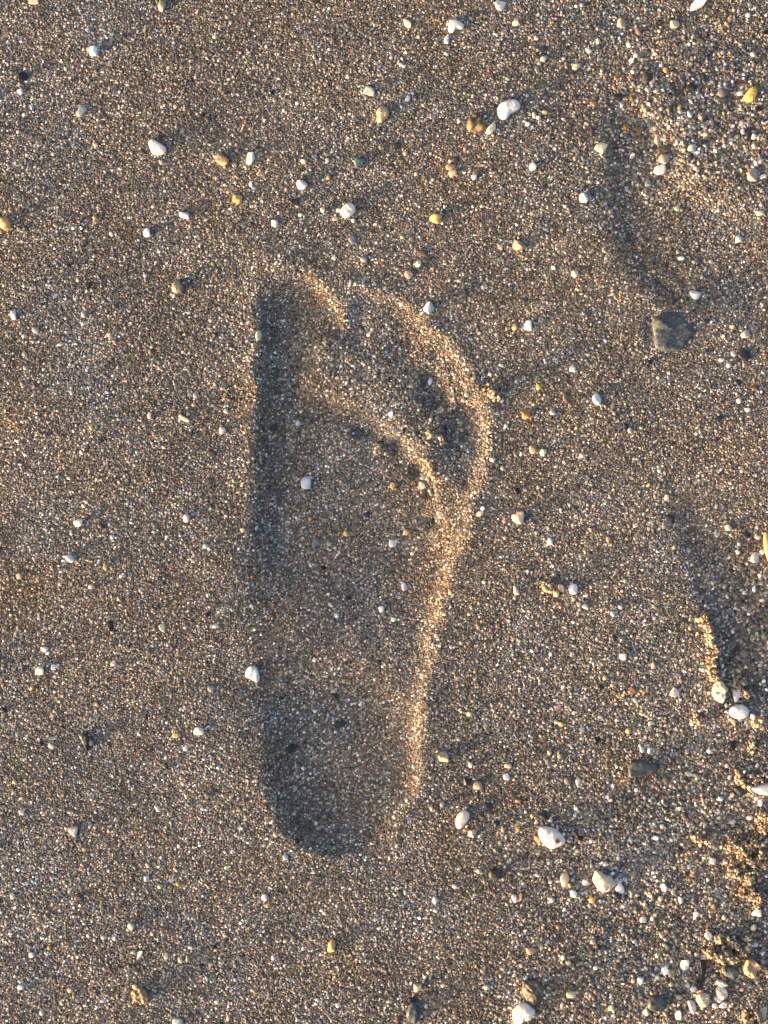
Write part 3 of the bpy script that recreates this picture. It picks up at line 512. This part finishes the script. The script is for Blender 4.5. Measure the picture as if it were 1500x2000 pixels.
rows = []
for e in LIST.replace("\n", "|").split("|"):
    f = e.split(); rows.append((float(f[0]), float(f[1]), float(f[2]), float(f[3]), float(f[4]), f[5], f[6]))
rows.sort(key=lambda r: -r[2] * r[3])
MAX_OWN = 285
grit_extra = rows[MAX_OWN:]
for i, (x, y, w, h, ang, ck, kind) in enumerate(rows[:MAX_OWN]):
    colour, cw = PAL[ck]
    r = np.random.default_rng(1000 + int(x * 7 + y))
    t = min(w, h) * {'p': .8, 'a': .75, 's': .4, 'k': .75, 'b': .62}[kind]
    P, F = pebble_shape(1000 + int(x * 7 + y), w, h, t, ang, kind)
    colour = tuple(np.clip(np.array(colour) * r.uniform(.9, 1.08) * (1 + r.uniform(-.03, .03, 3)), 0, .84))
    dark = ck in ('K', 'N', 'D', 'OL', 'B', 'BG', 'GG', 'TE', 'G', 'R')
    mat = M_DARK if dark else (M_SHELL if kind == 's' else (M_PALE if ck in ('W', 'WB', 'WP', 'WL', 'C', 'PC', 'PG') else M_STONE))
    lift = {'p': .14, 'a': .18, 's': .4, 'k': .05, 'b': -.14}[kind] * t
    name = {'s': 'shell_fragment'}.get(kind, 'pebble')
    ground = float(np.median(height(x + P[:, 0], y - P[:, 1])))
    o = place_mesh(name, P, F, x, y, ground + lift * S, mat, colour)
    if kind == 's': o.rotation_euler = (r.uniform(-.2, .2), r.uniform(-.2, .2), 0)
    long_ = max(w, h) / min(w, h)
    shape = ('rounded' if kind == 'p' else 'angular' if kind in 'ak' else 'flat' if kind == 's' else 'half-buried')
    if long_ > 1.6 and kind != 's': shape = 'long'
    things.append(dict(x=x, y=y, s=max(w, h), hero=False, o=o, cw=cw, shape=shape, noun='shell chip' if kind == 's' else 'pebble', ck=ck,
                       cat='shell' if kind == 's' else 'pebble'))
    COVER |= dist(x, y, w * .43, h * .43, ang) < 1

# labels: look first, then a landmark that makes it the only one
MARKS = [(565, 640, 'the big toe print'), (703, 610, 'the second toe print'), (790, 640, 'the third toe print'), (860, 745, 'the fourth toe print'), (915, 830, 'the little toe print'),
         (690, 980, 'the middle of the ball print'), (660, 1240, 'the middle of the sole print'), (655, 1500, 'the heel print'), (505, 760, 'the base of the big toe')]
EDGES = [(750, -40, 'the middle of the top edge'), (0, 0, 'the top left corner'), (1500, 0, 'the top right corner'), (0, 2000, 'the bottom left corner'), (1500, 2000, 'the bottom right corner'),
         (0, 500, 'the upper left edge'), (0, 1000, 'the middle of the left edge'), (0, 1500, 'the lower left edge'), (1500, 1000, 'the middle of the right edge')]
for d in things:
    if d['hero'] and d['ref']: MARKS.append((d['x'], d['y'], d['ref']))
for d in things:
    if not d['hero']:
        for x, y, own in [(1027, 811, 'the bright orange pebble'), (1011, 1011, 'the round cream pebble'), (596, 942, 'the bluish pebble inside the footprint'), (702, 318, 'the teal wedge pebble'),
                          (1358, 575, 'the clean bluish white oval pebble'), (153, 1021, 'the white pebble of the left margin'), (45, 150, 'the round black pebble'), (965, 1708, 'the round charcoal pebble'),
                          (348, 561, 'the round green grey pebble'), (1140, 387, 'the round white disc pebble'), (647, 1847, 'the honey yellow pebble below the heel'), (10, 438, 'the honey yellow pebble at the left edge'),
                          (851, 428, 'the honey yellow oval pebble beyond the toes'), (389, 1428, 'the white pebble left of the heel')]:
            if abs(d['x'] - x) < 1 and abs(d['y'] - y) < 1:
                d['own'] = own; MARKS.append((x, y, own))
DIRS = ['right of', 'above and right of', 'directly above', 'above and left of', 'left of', 'below and left of', 'directly below', 'below and right of']
def relation(d, mk):
    dx, dy = d['x'] - mk[0], mk[1] - d['y']; r = math.hypot(dx, dy)
    if r < 2: return None
    return DIRS[int(round(math.degrees(math.atan2(dy, dx)) / 45)) % 8], ('just ' if r < 75 else 'a little way ' if r < 170 else 'far '), r
def size_word(s): return 'tiny' if s < 11.5 else 'small' if s < 16.5 else 'medium' if s < 22.5 else 'large'
ALIKE = {'W': 'w', 'WB': 'w', 'WP': 'w', 'WL': 'w', 'PC': 'w', 'PG': 'w', 'C': 'c', 'CG': 'c', 'Y': 'y', 'YT': 'y', 'PE': 'y', 'T': 'y', 'O': 'y', 'P': 'p', 'PB': 'p', 'K': 'k', 'N': 'k', 'D': 'k', 'OL': 'k', 'B': 'k', 'R': 'k', 'G': 'g', 'BG': 'g', 'GG': 'g', 'TE': 'g'}
used = set()
for d in things:
    if d['hero']: continue
    d['o']["category"] = d['cat']
    same = [e for e in things if not e['hero'] and e is not d and ALIKE[e['ck']] == ALIKE[d['ck']]]
    best = None
    cand = sorted(MARKS + EDGES, key=lambda m: math.hypot(m[0] - d['x'], m[1] - d['y']))
    look = f"{size_word(d['s'])} {d['cw']} {d['shape']} {d['noun']}"
    for mk in cand[:9]:
        rel = relation(d, mk)
        if rel is None: continue
        rivals = 0
        for e in same:
            q = relation(e, mk)
            if q and q[0] == rel[0] and q[1] == rel[1]: rivals += 1 + (size_word(e['s']) == size_word(d['s'])) + (e['cw'] == d['cw'])
        lab = f"{look}, {rel[1] if rel[1] != 'just ' else 'just '}{'' if rel[1] != 'far ' else ''}{rel[0]} {mk[2]}".replace('  ', ' ')
        n = len(lab.replace('-', ' ').split())
        if n > 16 or lab in used: continue
        score = rivals * 3 + rel[2] / 120
        if best is None or score < best[0]: best = (score, lab)
    lab = best[1]
    d['o']["label"] = lab; used.add(lab)

# ------------------------------------------------------------------ the piece of straw at the right edge
def tube_mesh(path, radii, flat, seg=10):
    P = np.array(path, float); out = []
    for i in range(len(P)):
        t = P[min(i + 1, len(P) - 1)] - P[max(i - 1, 0)]; t /= np.linalg.norm(t)
        s = np.cross(t, [0, 0, 1]); s /= np.linalg.norm(s); u = np.cross(s, t)
        for a in np.linspace(0, 2 * math.pi, seg, endpoint=False):
            out.append(P[i] + s * math.cos(a) * radii[i] + u * math.sin(a) * radii[i] * flat)
    n = len(P); F = [[i * seg + j, i * seg + (j + 1) % seg, (i + 1) * seg + (j + 1) % seg, (i + 1) * seg + j] for i in range(n - 1) for j in range(seg)]
    return np.array(out), np.array(F)
sp = [(1496, 1040), (1498, 1052), (1500, 1066), (1503, 1080), (1508, 1096), (1514, 1116)]
g = float(height(1500, 1070))
P, F = tube_mesh([(float(wx(x)), float(wy(y)), g + .0012) for x, y in sp], [.0007, .0013, .0016, .0016, .0014, .0008], .45)
o = link(bpy.data.objects.new("straw", mesh_np("straw", P, F, M_STRAW))); o.color = (.52, .38, .16, 1)
tag(o, 'pale yellow bit of straw lying flat at the right edge', 'straw')

# ------------------------------------------------------------------ sand grains
GCOL = np.array([(.135, .118, .098), (.098, .085, .072), (.175, .155, .13), (.30, .275, .235), (.60, .58, .54), (.46, .38, .25), (.42, .24, .14), (.034, .035, .037), (.085, .05, .038), (.21, .24, .28), (.40, .33, .29)])
GPROB = np.array([.30, .17, .17, .11, .05, .045, .02, .055, .03, .02, .02]); GPROB = GPROB / GPROB.sum()
def grain_colours(n, r, brighten=1.0, prob=GPROB):
    k = r.choice(len(GCOL), n, p=prob)
    c = GCOL[k] * r.lognormal(0, .17, n)[:, None] * (1 + r.uniform(-.06, .06, (n, 3))) * brighten
    return np.clip(c, .008, .8)

def grain_nodes():
    ng = bpy.data.node_groups.new("grain_scatter", 'GeometryNodeTree')
    ng.interface.new_socket("Geometry", in_out='INPUT', socket_type='NodeSocketGeometry')
    ng.interface.new_socket("Geometry", in_out='OUTPUT', socket_type='NodeSocketGeometry')
    N = ng.nodes; L = ng.links
    gi = N.new("NodeGroupInput"); go = N.new("NodeGroupOutput")
    mp = N.new("GeometryNodeMeshToPoints"); L.new(gi.outputs[0], mp.inputs["Mesh"])
    join = N.new("GeometryNodeGeometryToInstance")
    for s in range(6):
        ic = N.new("GeometryNodeMeshIcoSphere"); ic.inputs["Radius"].default_value = .5; ic.inputs["Subdivisions"].default_value = 2
        pos = N.new("GeometryNodeInputPosition")
        nz = N.new("ShaderNodeTexNoise"); nz.noise_dimensions = '4D'
        nz.inputs["W"].default_value = s * 5.3; nz.inputs["Scale"].default_value = 2.2; nz.inputs["Detail"].default_value = 1.0
        L.new(pos.outputs[0], nz.inputs["Vector"])
        ma = N.new("ShaderNodeMath"); ma.operation = 'MULTIPLY_ADD'; ma.inputs[1].default_value = 1.5; ma.inputs[2].default_value = -.75
        L.new(nz.outputs[0], ma.inputs[0])
        vs = N.new("ShaderNodeVectorMath"); vs.operation = 'SCALE'; L.new(pos.outputs[0], vs.inputs[0]); L.new(ma.outputs[0], vs.inputs["Scale"])
        st = N.new("GeometryNodeSetPosition"); L.new(ic.outputs["Mesh"], st.inputs["Geometry"]); L.new(vs.outputs[0], st.inputs["Offset"])
        sh = N.new("GeometryNodeSetShadeSmooth"); sh.inputs["Shade Smooth"].default_value = bool(s % 2); L.new(st.outputs[0], sh.inputs[0])
        sm = N.new("GeometryNodeSetMaterial"); sm.inputs["Material"].default_value = M_GRAIN; L.new(sh.outputs[0], sm.inputs["Geometry"])
        L.new(sm.outputs[0], join.inputs[0])
    ip = N.new("GeometryNodeInstanceOnPoints"); ip.inputs["Pick Instance"].default_value = True
    L.new(mp.outputs[0], ip.inputs["Points"]); L.new(join.outputs[0], ip.inputs["Instance"])
    def attr(name, dt):
        a = N.new("GeometryNodeInputNamedAttribute"); a.data_type = dt; a.inputs["Name"].default_value = name
        return [s_ for s_ in a.outputs if s_.enabled and s_.name == "Attribute"][0]
    L.new(attr("grain_kind", 'INT'), ip.inputs["Instance Index"])
    er = N.new("FunctionNodeEulerToRotation"); L.new(attr("grain_turn", 'FLOAT_VECTOR'), er.inputs[0]); L.new(er.outputs[0], ip.inputs["Rotation"])
    L.new(attr("grain_size", 'FLOAT_VECTOR'), ip.inputs["Scale"])
    L.new(ip.outputs[0], go.inputs[0])
    return ng
NG = grain_nodes()
def grain_object(name, pos, size, turn, colour, parent=None):
    n = len(pos)
    me = bpy.data.meshes.new(name); me.vertices.add(n); me.vertices.foreach_set("co", np.asarray(pos, np.float32).ravel())
    for nm, dt, key, arr in [("grain_size", 'FLOAT_VECTOR', "vector", size), ("grain_turn", 'FLOAT_VECTOR', "vector", turn),
                             ("grain_colour", 'FLOAT_COLOR', "color", np.column_stack([colour, np.ones(n)])), ("grain_kind", 'INT', "value", rng.integers(0, 6, n))]:
        a = me.attributes.new(nm, dt, 'POINT'); a.data.foreach_set(key, np.ascontiguousarray(arr, np.int32 if dt == 'INT' else np.float32).ravel())
    me.materials.append(M_GRAIN)
    o = link(bpy.data.objects.new(name, me), parent); o["kind"] = 'stuff'
    md = o.modifiers.new("scatter", 'NODES'); md.node_group = NG
    return o

SP = 2.7
def lattice(x0, x1, y0, y1, sp):
    xs = np.arange(x0, x1, sp); ys = np.arange(y0, y1, sp * .87)
    A, B = np.meshgrid(xs, ys); A[1::2] += sp / 2
    return A.ravel() + rng.uniform(-.55, .55, A.size) * sp, B.ravel() + rng.uniform(-.55, .55, A.size) * sp
PX, PY = lattice(-260, 1760, -260, 2260, SP)
co = field(COARSE, PX, PY)
# thin out where the grains are coarser
keep = rng.random(len(PX)) < 1 / (1 + .55 * co) ** 1.6
keep &= ~field(COVER, PX, PY)
PX, PY, co = PX[keep], PY[keep], co[keep]
D = rng.lognormal(math.log(3.05), .28, len(PX)) * (1 + .55 * co)
big = rng.random(len(PX)) < (.004 + .012 * co); D[big] *= rng.uniform(1.4, 2.2, big.sum())
# a second ring of coarser, sparser grains round the first
QX, QY = lattice(-700, 2200, -700, 2700, 7.5)
out = (QX < -258) | (QX > 1758) | (QY < -258) | (QY > 2258)
QX, QY = QX[out], QY[out]
PX = np.concatenate([PX, QX]); PY = np.concatenate([PY, QY]); D = np.concatenate([D, rng.lognormal(math.log(6.5), .3, len(QX))])
n = len(PX); co_all = field(COARSE, PX, PY)
colour = grain_colours(n, rng) * np.array([1.68, 1.79, 1.93]) * (1 + .14 * co_all)[:, None]
patch = field(noise(5, 31) * .5 + noise(20, 32) + .6 * noise(60, 33), PX, PY)
colour *= np.exp(.07 * patch)[:, None]
warm = field(noise(35, 34), PX, PY); colour *= np.column_stack([1 + .03 * warm, np.ones(n), 1 - .04 * warm])
size = np.column_stack([D * rng.uniform(.9, 1.2, n), D * rng.uniform(.75, 1.05, n), D * rng.uniform(.45, .7, n)]) * S
turn = np.column_stack([rng.normal(0, .12, n), rng.normal(0, .12, n), rng.uniform(0, 6.28, n)])
zz = height(PX, PY) + rng.uniform(-.12, .08, n) * (1 + 1.5 * co_all) * D * S
pos = np.column_stack([wx(PX), wy(PY), zz])
# the smallest pebbles of the list join the grains
if grit_extra:
    gpos, gsz, gtu, gco = [], [], [], []
    for (x, y, w, h, ang, ck, kind) in grit_extra:
        t_ = min(w, h) * .8
        gpos.append((float(wx(x)), float(wy(y)), float(height(x, y)) + .25 * t_ * S)); gsz.append((w * S * 1.05, h * S * 1.05, t_ * S)); gtu.append((0, 0, math.radians(ang))); gco.append(PAL[ck][0])
    pos = np.vstack([pos, gpos]); size = np.vstack([size, gsz]); turn = np.vstack([turn, gtu]); colour = np.vstack([colour, gco])
    PX = np.concatenate([PX, [r[0] for r in grit_extra]]); PY = np.concatenate([PY, [r[1] for r in grit_extra]])
reg = np.where((PX > X0) & (PX < X1) & (PY > Y0) & (PY < Y1), field(REGION, PX, PY), 0)
print("grains", len(pos))
grain_object("sand_grains", pos[reg == 0], size[reg == 0], turn[reg == 0], colour[reg == 0])
for r in range(1, 10):
    s_ = reg == r
    grain_object("sand_grains", pos[s_], size[s_], turn[s_], colour[s_], part_of[r])

# ------------------------------------------------------------------ crumbs of sand stuck together
CLUMPS = [
 ([[(1376, 1212), (1378, 1228), (1386, 1245), (1394, 1260), (1396, 1275), (1390, 1295), (1392, 1315), (1386, 1328)]], 8, 'long thin crumbly ridge of tan sand leading down to the rust-stained shell piece'),
 ([[(1432, 1338), (1442, 1334), (1452, 1338)], [(1452, 1352), (1460, 1360)]], 9, 'pinkish tan sand crumbs sitting over the white tooth-shaped shell fragment'),
 ([[(1354, 1400), (1364, 1406), (1375, 1412)]], 6, 'small tan sand crumb below and left of the rust-stained shell piece'),
 ([[(1475, 1414), (1482, 1410), (1491, 1406)]], 6, 'small tan sand crumb right of the bright white egg-shaped pebble'),
 ([[(1440, 1512), (1446, 1524), (1454, 1534)], [(1468, 1524), (1482, 1518), (1496, 1512)]], 9, 'tan sand crumbs heaped on the large white shell at the right edge'),
 ([[(1424, 1646), (1436, 1654), (1448, 1664), (1462, 1680), (1470, 1698)], [(1450, 1650), (1464, 1644), (1478, 1640), (1486, 1652)], [(1420, 1698), (1432, 1702), (1442, 1710)], [(1452, 1706), (1462, 1718), (1456, 1734), (1444, 1744)], [(1462, 1736), (1474, 1750), (1484, 1760)], [(1480, 1672), (1490, 1690)]], 9, 'largest clump of tan sand, branching and full of holes, near the right edge'),
 ([[(1377, 1854), (1390, 1862), (1404, 1868), (1414, 1858), (1424, 1868), (1432, 1874)], [(1408, 1852), (1406, 1876)]], 9, 'spiky tan sand clump just above the slate green boxy pebble'),
 ([[(1400, 1836), (1412, 1832)], [(1424, 1834), (1432, 1842), (1444, 1850), (1458, 1858)], [(1460, 1842), (1456, 1852)]], 8, 'knobbly tan sand clump above the chunky peach stone block'),
 ([[(1452, 1980), (1458, 1992), (1466, 1998)], [(1474, 1978), (1480, 1992)]], 9, 'tan sand clump in the bottom right corner'),
 ([[(1488, 1594), (1494, 1606), (1492, 1622)]], 11, 'tan sand clump cut by the right edge between the white shell and largest clump'),
 ([[(1060, 1144), (1070, 1146), (1074, 1152)]], 8, 'peach tan sand crumb lying alone left of two pale pebbles'),
 ([[(956, 762), (963, 770), (966, 778)]], 8, 'pale grey tan sand crumb beside the little toe print'),
 ([[(1356, 1632), (1366, 1638), (1374, 1642)]], 6, 'low flat tan sand crumb left of the largest sand clump'),
 ([[(1462, 1456), (1468, 1460)]], 7, 'small round tan sand crumb beside a dark half-buried pebble'),
 ([[(830, 900), (838, 915), (846, 934)]], 7, 'sunlit tan crumbs on the edge between ball and little toe prints'),
 ([[(732, 878), (740, 880)]], 7, 'tan sand crumb lying loose inside the front of the ball print'),
 ([[(836, 846), (842, 852)], [(862, 856), (866, 862)]], 6, 'tan sand crumbs in the dark pit of the fourth toe'),
]
TANP = np.array([.22, .06, .26, .22, .05, .10, .03, .005, .01, .015, .03]); TANP = TANP / TANP.sum()
V0, F0 = ico(2)
for ci, (paths, rad, label) in enumerate(CLUMPS):
    r = np.random.default_rng(400 + ci); VV, FF, CC = [], [], []; cnt = 0
    allp = np.concatenate([spline(p, 6, closed=False) if len(p) > 2 else np.linspace(p[0], p[1], 6) for p in paths])
    cx, cy = allp.mean(0); base = float(height(cx, cy))
    for p in allp:
        p = p + r.normal(0, .45, 2) * rad
        for _ in range(int(rad * 1.3)):
            d = np.abs(r.normal(0, .75)) * rad; a = r.uniform(0, 6.28)
            x, y = p[0] + d * math.cos(a), p[1] + d * math.sin(a)
            if d > rad * 1.3: continue
            topz = rad * 2.3 * max(0, 1 - (d / (rad * 1.3)) ** 2)
            z = r.uniform(.35, 1) * topz
            s = r.lognormal(math.log(4.6), .25)
            k = 1 + .16 * noise3(V0, int(r.integers(1e6)), 1.8)
            g_ = V0 * k[:, None] * (s / 2) * r.uniform(.7, 1.1, 3)
            q = np.array([x - cx, cy - y, z]) + g_
            VV.append(q); FF.append(F0 + cnt); cnt += len(V0)
            CC.append(np.repeat(np.clip(grain_colours(1, r, 2.1, TANP) * np.array([1.08, 1.0, .93]), 0, .8), len(V0), 0))
            # height of the ground under this grain
            VV[-1][:, 2] += (float(height(x, y)) - base) / S
    V = np.vstack(VV) * S
    me = mesh_np("sand_clump", V, np.vstack(FF), M_CLUMP, True)
    a = me.attributes.new("grain_colour", 'FLOAT_COLOR', 'POINT'); a.data.foreach_set("color", np.column_stack([np.vstack(CC), np.ones(len(V))]).astype(np.float32).ravel())
    o = link(bpy.data.objects.new("sand_clump", me)); o.location = (float(wx(cx)), float(wy(cy)), base)
    tag(o, label, 'sand clump', 'crumbs of sand')
